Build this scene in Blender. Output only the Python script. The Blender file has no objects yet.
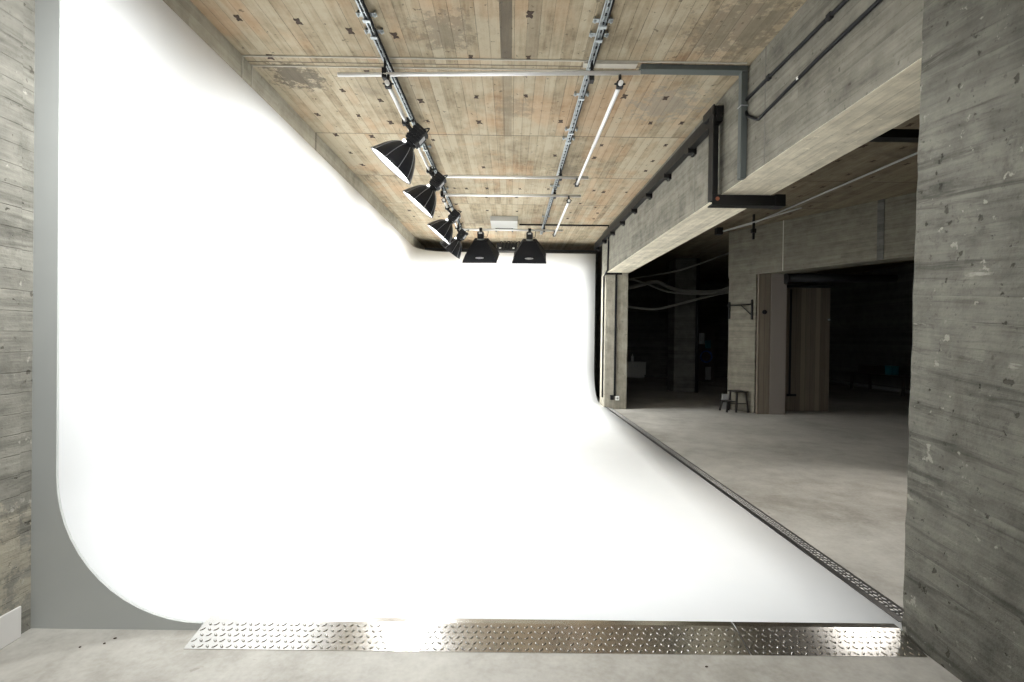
import bpy, bmesh, math, random
from mathutils import Vector, Matrix, Quaternion
random.seed(7)
SC = bpy.context.scene
COL = SC.collection
PI = math.pi

# ------------------------------------------------------------------ view
SC.view_settings.view_transform = 'Standard'
SC.view_settings.look = 'None'
SC.view_settings.gamma = 1
SC.view_settings.use_curve_mapping = False
SC.view_settings.exposure = 0.0
SC.cycles.max_bounces = 12
SC.cycles.diffuse_bounces = 8
SC.cycles.glossy_bounces = 4
SC.cycles.sample_clamp_indirect = 6

# ------------------------------------------------------------------ node helpers
class NT:
    """small wrapper that makes node maths readable"""
    def __init__(s, mat):
        mat.use_nodes = True
        s.t = mat.node_tree
        s.t.nodes.clear()
        s.out = s.n('ShaderNodeOutputMaterial')
        s.b = s.n('ShaderNodeBsdfPrincipled')
        s.t.links.new(s.b.outputs[0], s.out.inputs[0])
    def n(s, typ, **kw):
        nd = s.t.nodes.new(typ)
        for k, v in kw.items():
            setattr(nd, k, v)
        return nd
    def put(s, sock, v):
        if isinstance(v, bpy.types.NodeSocket):
            s.t.links.new(v, sock)
        elif isinstance(v, (tuple, list)) and len(v) == 3 and sock.type == 'RGBA':
            sock.default_value = (*v, 1)
        else:
            sock.default_value = v
    def m(s, op, a, b=None, c=None, clamp=False):
        nd = s.n('ShaderNodeMath', operation=op, use_clamp=clamp)
        for i, v in enumerate((a, b, c)):
            if v is not None:
                s.put(nd.inputs[i], v)
        return nd.outputs[0]
    def mix(s, f, a, b, blend='MIX'):
        nd = s.n('ShaderNodeMix', data_type='RGBA', blend_type=blend)
        s.put(nd.inputs[0], f); s.put(nd.inputs[6], a); s.put(nd.inputs[7], b)
        return nd.outputs[2]
    def pos(s):
        tc = s.n('ShaderNodeTexCoord')
        sp = s.n('ShaderNodeSeparateXYZ')
        s.t.links.new(tc.outputs['Object'], sp.inputs[0])
        return tc.outputs['Object'], sp.outputs
    def vec(s, x, y, z):
        nd = s.n('ShaderNodeCombineXYZ')
        for i, v in enumerate((x, y, z)):
            s.put(nd.inputs[i], v)
        return nd.outputs[0]
    def noise(s, v, scale, detail=4, rough=.55, dist=0):
        nd = s.n('ShaderNodeTexNoise')
        s.put(nd.inputs['Vector'], v)
        nd.inputs['Scale'].default_value = scale
        nd.inputs['Detail'].default_value = detail
        nd.inputs['Roughness'].default_value = rough
        nd.inputs['Distortion'].default_value = dist
        return nd.outputs[0]
    def white(s, v):
        nd = s.n('ShaderNodeTexWhiteNoise', noise_dimensions='3D')
        s.put(nd.inputs['Vector'], v)
        return nd.outputs[0]
    def step(s, v, lo, hi):
        nd = s.n('ShaderNodeMapRange', interpolation_type='SMOOTHSTEP')
        s.put(nd.inputs[0], v)
        nd.inputs[1].default_value = lo; nd.inputs[2].default_value = hi
        return nd.outputs[0]
    def ramp(s, v, stops):
        nd = s.n('ShaderNodeValToRGB')
        e = nd.color_ramp.elements
        while len(e) < len(stops):
            e.new(.5)
        for i, (p, c) in enumerate(stops):
            e[i].position = p; e[i].color = (*c, 1)
        s.put(nd.inputs[0], v)
        return nd.outputs[0]
    def bump(s, h, strength, dist):
        nd = s.n('ShaderNodeBump')
        nd.inputs['Strength'].default_value = strength
        nd.inputs['Distance'].default_value = dist
        s.put(nd.inputs['Height'], h)
        s.t.links.new(nd.outputs[0], s.b.inputs['Normal'])

def plain(name, col, rough=.5, metal=0, grain=.06, scale=40, spec=.5):
    m = bpy.data.materials.new(name)
    t = NT(m)
    v, _ = t.pos()
    nz = t.noise(v, scale, 3)
    k = t.m('MULTIPLY_ADD', nz, grain * 2, 1 - grain)
    c = t.mix(1.0, col, t.vec(k, k, k), 'MULTIPLY')
    t.put(t.b.inputs['Base Color'], c)
    t.b.inputs['Metallic'].default_value = metal
    t.put(t.b.inputs['Roughness'], t.m('MULTIPLY_ADD', nz, .12, rough - .06, clamp=True))
    t.b.inputs['Specular IOR Level'].default_value = spec
    return m

def emit(name, col, power):
    m = bpy.data.materials.new(name)
    t = NT(m)
    t.put(t.b.inputs['Base Color'], col)
    t.put(t.b.inputs['Emission Color'], col)
    t.b.inputs['Emission Strength'].default_value = power
    return m

def concrete(name, along, across, bw, stops, panel=0, panel0=0, stain=.5, chips=0, ridges=0, seam=.35, pit=.5,
             bumpk=.35, wob=.0, patches=(), band=None, tint=None, warm=0.0, vary=.14, contrast=1.5, smear=0):
    """board-marked concrete: 'along' = axis the shuttering boards run, 'across' = axis they are laid side by side"""
    m = bpy.data.materials.new(name)
    t = NT(m)
    v, (X, Y, Z) = t.pos()
    ax = dict(x=X, y=Y, z=Z)
    a, b = ax[across], ax[along]
    if wob:
        a = t.m('ADD', a, t.m('MULTIPLY', b, wob))
    ua = t.m('DIVIDE', a, bw)
    ia = t.m('FLOOR', ua); fa = t.m('FRACT', ua)
    if panel:
        ub = t.m('DIVIDE', t.m('SUBTRACT', b, panel0), panel)
    else:
        ub = t.m('DIVIDE', t.m('ADD', b, t.m('MULTIPLY', t.white(t.vec(ia, 3.3, 1.7)), 5.0)), 2.6)
    ib = t.m('FLOOR', ub); fb = t.m('FRACT', ub)
    rnd = t.white(t.vec(ia, ib, 0.5))
    rnd2 = t.white(t.vec(ia, ib, 7.5))
    # grain stretched along the boards
    sv = t.vec(t.m('MULTIPLY', a, 26.0), t.m('MULTIPLY_ADD', b, 1.6, t.m('MULTIPLY', rnd, 9.0)), t.m('MULTIPLY', rnd2, 20.0))
    grain = t.noise(sv, 1.0, 5, .6)
    big = t.noise(v, 1.1, 5, .6, .4)
    mid = t.noise(v, 6.0, 5, .65)
    fine = t.noise(v, 55.0, 4, .6)
    mixv = t.m('ADD', t.m('MULTIPLY', rnd, vary), t.m('ADD', t.m('MULTIPLY', grain, .32), t.m('ADD', t.m('MULTIPLY', big, .30), t.m('MULTIPLY', mid, .28 + (.22 - vary)))))
    mixv = t.m('MULTIPLY_ADD', t.m('SUBTRACT', mixv, .5), contrast, .5)
    streak = t.noise(t.vec(t.m('MULTIPLY', a, 60.0), t.m('MULTIPLY', b, 5.0), 2.0), 1.0, 4, .7)
    mixv = t.m('ADD', mixv, t.m('MULTIPLY', t.m('SUBTRACT', streak, .5), .22))
    c = t.ramp(mixv, stops)
    if warm:
        wn = t.noise(v, .9, 4, .6, .8)
        c = t.mix(t.m('MULTIPLY', t.step(t.m('ADD', wn, t.m('MULTIPLY', rnd2, .14)), .52, .74), warm), c, (.62, .33, .16), 'MIX')
    # board seams
    edge = t.m('ABSOLUTE', t.m('SUBTRACT', fa, .5))
    sm = t.step(t.m('ADD', edge, t.m('MULTIPLY', t.m('SUBTRACT', fine, .5), .05)), .47, .497)
    sm = t.m('MULTIPLY', sm, t.m('MULTIPLY', seam, t.m('ADD', .35, rnd2)))
    c = t.mix(sm, c, (.09, .075, .06))
    if panel:
        pe = t.m('ABSOLUTE', t.m('SUBTRACT', fb, .5))
        ps = t.step(t.m('ADD', pe, t.m('MULTIPLY', t.m('SUBTRACT', mid, .5), .004)), .4925, .4975)
        c = t.mix(t.m('MULTIPLY', ps, .75), c, (.07, .06, .05))
    # cloudy stains
    st = t.step(t.noise(t.vec(t.m('MULTIPLY', X, 1.0), t.m('MULTIPLY', Y, 1.0), t.m('MULTIPLY_ADD', Z, 1.0, 11.0)), 1.7, 6, .68, .7), .56, .76)
    c = t.mix(t.m('MULTIPLY', st, stain), c, (.15, .14, .12))
    # pits
    pt = t.step(t.noise(v, 21.0, 3, .5), .67, .73)
    c = t.mix(t.m('MULTIPLY', pt, pit), c, (.09, .08, .065))
    for (px, py, pz, r, col, amt) in patches:
        d = t.n('ShaderNodeVectorMath', operation='DISTANCE')
        t.put(d.inputs[0], v); d.inputs[1].default_value = (px, py, pz)
        dd = t.m('ADD', d.outputs['Value'], t.m('MULTIPLY', t.m('SUBTRACT', t.noise(v, 9, 8, .75), .5), r * 4.0))
        c = t.mix(t.m('MULTIPLY', t.m('SUBTRACT', 1.0, t.step(dd, r * .45, r * .9)), amt), c, col)
    for (x0, x1, y0, y1, col, amt) in (band or ()):
        kx = t.m('MULTIPLY', t.m('GREATER_THAN', X, x0), t.m('LESS_THAN', X, x1))
        ky = t.m('MULTIPLY', t.m('GREATER_THAN', Y, y0), t.m('LESS_THAN', Y, y1))
        c = t.mix(t.m('MULTIPLY', t.m('MULTIPLY', kx, ky), t.m('MULTIPLY_ADD', grain, amt * .8, amt * .6)), c, col)
    if smear:
        sv2 = t.vec(t.m('MULTIPLY', a, 11.0), t.m('MULTIPLY', b, 1.1), 9.0)
        s1_ = t.step(t.noise(sv2, 1.3, 7, .72, .6), .50, .68)
        c = t.mix(t.m('MULTIPLY', s1_, smear), c, (.075, .072, .062))
        blot = t.step(t.noise(v, 3.2, 8, .75, .5), .52, .66)
        c = t.mix(t.m('MULTIPLY', blot, smear * .7), c, (.085, .083, .073))
        speck = t.step(t.noise(v, 34.0, 4, .6), .62, .70)
        c = t.mix(t.m('MULTIPLY', speck, smear * .6), c, (.05, .048, .04))
    if chips:
        ch = t.step(t.m('ADD', t.noise(v, 13.0, 4, .6), t.m('MULTIPLY', big, .16)), .735, .775)
        c = t.mix(t.m('MULTIPLY', ch, chips), c, (.62, .6, .55))
    if ridges:
        rv = t.vec(t.m('MULTIPLY', a, 9.0), t.m('MULTIPLY', b, 1.3), 4.0)
        rd = t.step(t.noise(rv, 1.6, 4, .6, .5), .655, .70)
        rg = t.m('MULTIPLY', rd, t.step(mid, .5, .62))
        c = t.mix(t.m('MULTIPLY', rg, ridges), c, (.60, .585, .54))
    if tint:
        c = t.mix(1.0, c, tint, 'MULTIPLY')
    t.put(t.b.inputs['Base Color'], c)
    t.b.inputs['Roughness'].default_value = .86
    t.b.inputs['Specular IOR Level'].default_value = .25
    h = t.m('ADD', t.m('MULTIPLY', rnd, vary), t.m('ADD', t.m('MULTIPLY', grain, .45), t.m('ADD', t.m('MULTIPLY', fine, .25), t.m('MULTIPLY', mid, .35))))
    h = t.m('SUBTRACT', h, t.m('ADD', t.m('MULTIPLY', sm, 1.2), t.m('MULTIPLY', pt, .5)))
    t.bump(h, bumpk, .02)
    return m

GREY = [(.28, (.135, .13, .115)), (.46, (.235, .228, .205)), (.6, (.30, .292, .262)), (.78, (.40, .39, .35))]
LIGHTG = [(.28, (.20, .19, .165)), (.46, (.34, .325, .285)), (.6, (.43, .41, .36)), (.78, (.54, .52, .46))]
CEIL = [(.24, (.17, .14, .10)), (.42, (.33, .28, .20)), (.56, (.43, .37, .27)), (.76, (.54, .48, .37))]

M = {}
M['ceiling'] = concrete('board_marked_ceiling', 'y', 'x', .098, CEIL, 1.49, 4.31, stain=.34, seam=.62, pit=.65, warm=.30, contrast=2.0, bumpk=.5, tint=(.74, .71, .66),
    patches=((-2.02, 4.55, 3.89, .30, (.13, .115, .095), .8), (-.55, 3.86, 3.89, .30, (.17, .15, .12), .5), (.02, 5.1, 3.89, .25, (.25, .21, .16), .5),
             (1.72, 3.75, 3.89, .5, (.17, .15, .12), .55), (.75, 6.95, 3.89, .28, (.2, .17, .13), .6), (1.55, 5.0, 3.89, .45, (.30, .29, .26), .6)),
    band=((-.115, -.02, 2.0, 4.22, (.15, .13, .105), .85), (-.115, -.02, 4.4, 5.84, (.24, .205, .155), .45), (.1, .2, 2, 4.2, (.30, .26, .2), .4)))
M['strip'] = concrete('downstand_concrete', 'y', 'z', .1, LIGHTG, stain=.25, chips=.2, seam=.25, pit=.4, tint=(.80, .78, .71), vary=.06)
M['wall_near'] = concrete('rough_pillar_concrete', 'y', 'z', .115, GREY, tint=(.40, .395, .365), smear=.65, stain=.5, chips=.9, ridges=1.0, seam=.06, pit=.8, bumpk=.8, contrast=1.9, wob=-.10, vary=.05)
M['wall_left'] = concrete('left_wall_concrete', 'y', 'z', .10, GREY, stain=.5, chips=.55, ridges=.6, seam=.3, pit=.7, bumpk=.6, vary=.06, smear=.45, tint=(.78, .77, .73),
    patches=((-2.4, 2.25, .38, .34, (.55, .51, .42), .75),))
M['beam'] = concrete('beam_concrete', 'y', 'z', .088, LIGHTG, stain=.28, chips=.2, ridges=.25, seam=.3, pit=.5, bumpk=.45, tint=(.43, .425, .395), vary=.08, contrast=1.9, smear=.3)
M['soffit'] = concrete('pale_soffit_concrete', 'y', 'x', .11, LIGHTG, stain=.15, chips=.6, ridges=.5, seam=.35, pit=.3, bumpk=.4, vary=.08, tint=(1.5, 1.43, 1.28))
M['column'] = concrete('column_concrete', 'z', 'x', .5, LIGHTG, stain=.25, seam=.1, pit=.4, bumpk=.3, tint=(.7, .68, .63), vary=0)
M['beam_far'] = concrete('shaded_beam_concrete', 'x', 'z', .075, LIGHTG, stain=.3, seam=.45, pit=.3, bumpk=.5, tint=(.36, .345, .305), vary=.08)  # tint darkened to carry the side room's shade on beam and column
M['ceiling_side'] = concrete('shaded_ceiling_concrete', 'y', 'x', .098, CEIL, 1.49, 4.31, stain=.5, seam=.4, pit=.5, warm=.1, tint=(.36, .34, .31))  # darker copy of the ceiling concrete, side room's shade put into the colour
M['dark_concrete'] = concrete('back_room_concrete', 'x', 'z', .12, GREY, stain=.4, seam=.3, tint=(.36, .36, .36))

def floor_mat():
    m = bpy.data.materials.new('polished_screed')
    t = NT(m)
    v, (X, Y, Z) = t.pos()
    big = t.noise(v, .8, 6, .6, .6); mid = t.noise(v, 4.5, 6, .65, .3); fine = t.noise(v, 38, 4, .6)
    k = t.m('ADD', t.m('MULTIPLY', big, .5), t.m('ADD', t.m('MULTIPLY', mid, .35), t.m('MULTIPLY', fine, .15)))
    c = t.ramp(t.m('MULTIPLY_ADD', t.m('SUBTRACT', k, .5), 1.5, .5), [(.30, (.25, .235, .20)), (.5, (.38, .362, .325)), (.7, (.49, .472, .425))])
    pt = t.step(t.noise(v, 9.0, 3, .5), .73, .76)
    c = t.mix(t.m('MULTIPLY', pt, .5), c, (.2, .18, .15))
    t.put(t.b.inputs['Base Color'], c)
    t.put(t.b.inputs['Roughness'], t.m('MULTIPLY_ADD', mid, .25, .42))
    t.b.inputs['Specular IOR Level'].default_value = .35
    t.bump(t.m('ADD', fine, mid), .05, .01)
    return m
M['floor'] = floor_mat()

def cyc_mat():
    m = bpy.data.materials.new('matt_white_cove_paint')
    t = NT(m)
    v, _ = t.pos()
    nz = t.noise(v, 1.5, 5, .6)
    c = t.ramp(nz, [(.3, (.84, .85, .845)), (.7, (.87, .875, .87))])
    t.put(t.b.inputs['Base Color'], c)
    t.b.inputs['Roughness'].default_value = .75
    t.b.inputs['Specular IOR Level'].default_value = .25
    return m
M['cyc'] = cyc_mat()
M['cyc_back'] = plain('raw_board_back', (.03, .028, .025), .9)
M['end_panel'] = plain('pale_grey_painted_board', (.45, .463, .445), .7, grain=.05, scale=3)
M['plinth'] = plain('white_skirting_paint', (.70, .68, .65), .6, grain=.05, scale=6)
M['mark'] = plain('rusty_recess', (.045, .026, .016), .9, grain=.4, scale=60)
M['ridge'] = plain('cement_ridge', (.44, .41, .345), .9, grain=.12, scale=20)
M['groove'] = plain('dark_formwork_joint', (.13, .122, .105), .9, grain=.3, scale=30)
M['black'] = plain('black_powder_coat', (.013, .013, .014), .5, grain=.15, spec=.22)
M['black_fin'] = plain('black_gloss_reflector', (.014, .015, .019), .34, grain=.1, spec=.3)
M['ribline'] = plain('worn_rib_edge', (.30, .31, .33), .35, .3)
M['cloth'] = plain('black_softbox_cloth', (.008, .008, .010), .7, grain=.2, spec=.2)
M['blacksteel'] = plain('black_painted_steel', (.012, .0115, .011), .5, grain=.2, scale=12, spec=.2)
M['galv'] = plain('galvanised_steel', (.40, .43, .44), .38, .75, grain=.2, scale=25)
M['alu'] = plain('satin_aluminium', (.78, .77, .75), .36, .45, grain=.06)
M['alu_white'] = plain('pale_telescopic_tube', (.85, .85, .84), .3, .35, grain=.04)
M['duct'] = plain('grey_green_trunking', (.075, .085, .08), .55, grain=.12, scale=14)
M['cable'] = plain('black_cable_sheath', (.010, .010, .011), .6, spec=.2)
M['greytube'] = plain('grey_plastic_conduit', (.30, .30, .29), .5)
M['white'] = plain('white_enamel', (.80, .80, .77), .45, grain=.03)
M['unit'] = plain('cream_enamel_casing', (.50, .49, .45), .5, grain=.03)
M['silver_in'] = plain('silver_reflector_lining', (.85, .85, .85), .25, .9, grain=.03)
M['mitre'] = plain('grey_worn_lettering', (.45, .45, .45), .6)
M['rust'] = plain('rusty_steel_spot', (.22, .07, .03), .8, grain=.3)
M['stool'] = plain('black_stained_beech', (.016, .014, .013), .5, grain=.3, scale=30)
M['hose'] = plain('grey_flexible_duct', (.22, .213, .195), .6, grain=.1)
M['greypanel'] = plain('taupe_painted_partition', (.235, .205, .18), .8, grain=.04, scale=4)
M['teal'] = plain('teal_plastic', (.012, .17, .21), .5)
M['blue'] = plain('blue_paint', (.03, .10, .30), .5)
M['paper'] = plain('white_paper', (.75, .78, .78), .8, grain=.02)
M['darkwood'] = plain('dark_table_wood', (.05, .04, .033), .6, grain=.3)
M['pale_cab'] = plain('pale_cabinet_laminate', (.55, .54, .50), .55, grain=.04)
M['glow'] = emit('lamp_diffuser_glow', (1, 1, 1), 6.0)
M['glowspot'] = emit('neck_light_leak', (1, 1, 1), 3.0)

def tread_mat():
    m = bpy.data.materials.new('brushed_tread_plate')
    t = NT(m)
    v, (X, Y, Z) = t.pos()
    n1 = t.noise(v, 3.0, 4, .6); n2 = t.noise(v, 60.0, 3, .6)
    c = t.ramp(n1, [(.3, (.53, .515, .49)), (.7, (.67, .655, .63))])
    t.put(t.b.inputs['Base Color'], c)
    t.b.inputs['Metallic'].default_value = 1
    t.put(t.b.inputs['Roughness'], t.m('MULTIPLY_ADD', n1, .12, .13))
    return m
M['tread'] = tread_mat()
M['tread_worn'] = plain('worn_tread_studs', (.75, .74, .72), .45, .6, grain=.1)
M['tread_dark'] = plain('dull_dark_tread_plate', (.16, .155, .15), .34, .9, grain=.15, scale=10)

def plank_mat():
    m = bpy.data.materials.new('brown_timber_boards')
    t = NT(m)
    v, (X, Y, Z) = t.pos()
    u = t.m('DIVIDE', X, .105); i = t.m('FLOOR', u); fr = t.m('FRACT', u)
    g = t.noise(t.vec(t.m('MULTIPLY', X, 30.0), i, t.m('MULTIPLY', Z, 1.5)), 1.0, 5, .6)
    k = t.m('ADD', t.m('MULTIPLY', t.white(t.vec(i, 1.0, 2.0)), .45), t.m('MULTIPLY', g, .55))
    c = t.ramp(k, [(.25, (.10, .078, .058)), (.75, (.20, .165, .125))])
    s = t.step(t.m('ABSOLUTE', t.m('SUBTRACT', fr, .5)), .46, .49)
    c = t.mix(t.m('MULTIPLY', s, .7), c, (.03, .025, .02))
    t.put(t.b.inputs['Base Color'], c)
    t.b.inputs['Roughness'].default_value = .75
    return m
M['plank'] = plank_mat()

# ------------------------------------------------------------------ mesh helpers
class MB:
    """collects shapes in one mesh; every shape takes a material slot number"""
    def __init__(s):
        s.bm = bmesh.new()
    def face(s, pts, mi=0, smooth=False):
        f = s.bm.faces.new([s.bm.verts.new(p) for p in pts])
        f.material_index = mi; f.smooth = smooth
        return f
    def box(s, lo, hi, mi=0, bevel=0, mat=None):
        lo = Vector(lo); hi = Vector(hi)
        r = bmesh.ops.create_cube(s.bm, size=1)
        vs = r['verts']
        sz = hi - lo; c = (hi + lo) / 2
        for v in vs:
            v.co = Vector((v.co.x * sz.x, v.co.y * sz.y, v.co.z * sz.z)) + c
        fs = {f for v in vs for f in v.link_faces}
        for f in fs:
            f.material_index = mi
        if bevel:
            es = list({e for v in vs for e in v.link_edges})
            r = bmesh.ops.bevel(s.bm, geom=es, offset=bevel, segments=2, affect='EDGES', profile=.5)
            vs = list({v for f in r['faces'] for v in f.verts} | {v for v in vs if v.is_valid})
            for f in r['faces']:
                f.material_index = mi
        if mat is not None:
            for v in vs:
                v.co = mat @ v.co
        return s
    def obox(s, p0, p1, w, h, mi=0, up=(0, 0, 1), bevel=0):
        """box from p0 to p1, w wide, h high"""
        p0 = Vector(p0); p1 = Vector(p1)
        d = p1 - p0; L = d.length; d.normalize()
        up = Vector(up)
        if abs(d.dot(up)) > .99:
            up = Vector((0, 1, 0))
        x = d.cross(up).normalized(); z = x.cross(d)
        mt = Matrix((x, d, z)).transposed().to_4x4()
        mt.translation = (p0 + p1) / 2
        return s.box((-w / 2, -L / 2, -h / 2), (w / 2, L / 2, h / 2), mi, bevel, mt)
    def tube(s, pts, r, n=10, mi=0, smooth=True, cap=True):
        pts = [Vector(p) for p in pts]
        rr = r if isinstance(r, (list, tuple)) else [r] * len(pts)
        rings = []
        prev = None
        for i, p in enumerate(pts):
            a = pts[max(i - 1, 0)]; b = pts[min(i + 1, len(pts) - 1)]
            d = (b - a).normalized()
            if prev is None:
                u = d.orthogonal().normalized()
            else:
                u = (prev - d * prev.dot(d)).normalized()
            prev = u
            w = d.cross(u)
            rings.append([s.bm.verts.new(p + (u * math.cos(2 * PI * k / n) + w * math.sin(2 * PI * k / n)) * rr[i]) for k in range(n)])
        for i in range(len(rings) - 1):
            for k in range(n):
                f = s.bm.faces.new((rings[i][k], rings[i][(k + 1) % n], rings[i + 1][(k + 1) % n], rings[i + 1][k]))
                f.smooth = smooth; f.material_index = mi
        if cap:
            for q in (list(reversed(rings[0])), rings[-1]):
                f = s.bm.faces.new(q); f.material_index = mi
        return s
    def prism(s, poly, off, mi=0):
        """polygon (list of 3D points) pushed along off"""
        off = Vector(off)
        a = [s.bm.verts.new(p) for p in poly]
        b = [s.bm.verts.new(Vector(p) + off) for p in poly]
        n = len(a)
        fs = [s.bm.faces.new(a), s.bm.faces.new(list(reversed(b)))]
        for i in range(n):
            fs.append(s.bm.faces.new((a[i], b[i], b[(i + 1) % n], a[(i + 1) % n])))
        for f in fs:
            f.material_index = mi
        return s
    def build(s, name, mats, parent=None, weld=0, recalc=True):
        if weld:
            bmesh.ops.remove_doubles(s.bm, verts=s.bm.verts[:], dist=weld)
        if recalc:
            bmesh.ops.recalc_face_normals(s.bm, faces=s.bm.faces[:])
        me = bpy.data.meshes.new(name)
        s.bm.to_mesh(me); s.bm.free()
        for m in (mats if isinstance(mats, (list, tuple)) else [mats]):
            me.materials.append(m)
        o = bpy.data.objects.new(name, me)
        COL.objects.link(o)
        if parent:
            o.parent = parent
        return o

def tag(o, label=None, cat=None, group=None, kind=None):
    if label: o['label'] = label
    if cat: o['category'] = cat
    if group: o['group'] = group
    if kind: o['kind'] = kind
    return o
def empty(name, loc, label, cat, group=None, rz=0):
    o = bpy.data.objects.new(name, None)
    o.empty_display_size = .1
    COL.objects.link(o)
    o.location = loc; o.rotation_euler = (0, 0, rz)
    return tag(o, label, cat, group)
def struct(o, label, cat):
    return tag(o, label, cat, None, 'structure')
def copy_tree(o, parent=None):
    c = o.copy()
    COL.objects.link(c)
    if parent: c.parent = parent
    for ch in list(o.children):
        copy_tree(ch, c)
    return c
def smooth_path(pts, k=6):
    """Catmull-Rom through the points"""
    P = [Vector(p) for p in pts]
    P = [P[0] * 2 - P[1]] + P + [P[-1] * 2 - P[-2]]
    out = []
    for i in range(1, len(P) - 2):
        for j in range(k):
            t = j / k
            a, b, c, d = P[i - 1:i + 3]
            out.append(.5 * ((2 * b) + (c - a) * t + (2 * a - 5 * b + 4 * c - d) * t * t + (3 * b - a - 3 * c + d) * t ** 3))
    out.append(P[-2])
    return out

CZ = 3.89          # ceiling height
YF = 2.49          # front edge of the cove
# ------------------------------------------------------------------ the room
b = MB().box((-4.2, -5, -.2), (12.2, 20.2, 0))
struct(b.build('floor', M['floor']), 'pale polished concrete floor running from the front into the dark room', 'floor')

# ceiling with rust-dark formwork spacer recesses and the cement ridges
b = MB().box((-4.2, -5, CZ), (2.5, 20.2, CZ + .25))
marks = [(0.11, 3.63), (-2.09, 3.72), (-1.65, 3.75), (-1.29, 3.86), (-0.95, 3.91), (-2.1, 4.23), (-0.37, 4.19), (0.12, 4.19), (-1.33, 4.46), (-1.67, 4.79), (1.09, 4.83), (0.12, 4.85), (1.5, 4.85), (-0.37, 4.88), (-1.35, 4.98), (-0.94, 4.98), (-2.12, 5.32), (-1.68, 5.33), (0.52, 5.4), (1.85, 5.4), (1.51, 5.41), (-0.95, 5.44), (-0.38, 5.45), (-1.37, 5.49), (-2.11, 5.85), (-1.69, 5.88), (-0.97, 5.96), (1.87, 6.02), (1.09, 6.05), (-2.12, 6.41), (0.55, 6.41), (1.07, 6.47), (1.87, 6.56), (-2.1, 6.86), (-0.41, 6.89), (1.88, 6.94), (0.57, 7.85), (-0.41, 7.86), (0.12, 7.86), (-0.93, 7.87), (-0.74, 7.88), (1.31, 7.89), (1.85, 7.96), (1.48, 7.97), (0.07, 8.33), (-0.44, 8.34), (1.2, 8.66), (-1.01, 8.82), (1.51, 8.91), (-0.47, 9.22), (-1.01, 9.25), (0.09, 9.25)]
for x in (-1.95, -1.45, 1.1, 1.62):
    for y in (9.3, 9.75):
        marks.append((x, y))
for x in (-2.1, -1.67, -1.3, -.95, -.38, .12, .55, 1.08, 1.5):
    for y in (2.0, 2.55, 3.1):
        marks.append((x + random.uniform(-.04, .04), y + random.uniform(-.05, .05)))
for x in (2.95, 3.4, 3.85, 4.3, 4.75, 5.2):
    for k in range(12):
        y = 3.3 + k * .53 + random.uniform(-.06, .06)
        if x < 5.1 + .54 * (10.1 - y) - .2:
            marks.append((x + random.uniform(-.05, .05), y))
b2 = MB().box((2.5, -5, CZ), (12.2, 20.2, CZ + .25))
b1 = b
for (x, y) in marks:
    s = random.uniform(.7, 1.1); w = .027 * s; h = .042 * s
    r = random.uniform(-.2, .2); cr, sr = math.cos(r), math.sin(r)
    shape = [(-w, -h), (-.1 * w, -h * .8), (w, -h), (.9 * w, -.4 * h), (.5 * w, 0), (.95 * w, .4 * h), (w, h), (.1 * w, h * .8), (-w, h), (-.9 * w, .4 * h), (-.5 * w, 0), (-.95 * w, -.4 * h)]
    shape = [(px * random.uniform(.8, 1.15), py * random.uniform(.85, 1.1)) for px, py in shape]
    poly = [(x + px * cr - py * sr, y + px * sr + py * cr, CZ - .0035) for px, py in shape]
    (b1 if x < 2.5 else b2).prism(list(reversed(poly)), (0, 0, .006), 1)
for y in (4.215, 4.365):
    b.box((-2.33, y - .006, CZ - .010), (2.0, y + .006, CZ + .01), 2)
b.box((.60, 4.22, CZ - .025), (1.06, 4.29, CZ + .01), 2)
struct(b2.build('ceiling', [M['ceiling_side'], M['mark']]), 'concrete ceiling of the side room, shade darkened into its colour', 'ceiling')
struct(b.build('ceiling', [M['ceiling'], M['mark'], M['ridge']]), 'board-marked beige concrete ceiling with dark spacer marks', 'ceiling')

# left: concrete wall beside the camera, strip above the cove
b = MB().box((-2.75, -5, 0), (-2.39, 2.40, CZ))
struct(b.build('wall_left', M['wall_left']), 'rough grey concrete wall at the left edge before the cove', 'wall')
b = MB().box((-2.75, 2.40, 0), (-2.408, 2.50, CZ))
struct(b.build('trim_1', M['wall_left']), 'rough brownish edge strip between left wall and grey panel', 'wall edge')
b = MB().box((-2.41, -5, 0), (-2.383, 2.405, .155), 0, .004)
struct(b.build('baseboard_left', M['plinth']), 'white skirting at the foot of the left concrete wall', 'skirting')
b = MB().box((-2.75, 2.50, 0), (-2.33, 13.3, CZ))
for y in (4.215, 4.365):
    b.box((-2.34, y - .006, 3.2), (-2.320, y + .006, CZ), 1)
b.box((-2.34, 5.80, 3.2), (-2.326, 5.81, CZ), 2)
struct(b.build('wall_back_left', [M['strip'], M['ridge'], M['mark']]), 'grey concrete wall strip showing above the white cove', 'wall')
b = MB().box((-4.2, 13.2, 0), (2.6, 13.5, CZ))
struct(b.build('wall_back', M['dark_concrete']), 'dark concrete wall behind the white cove', 'wall')
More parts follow.
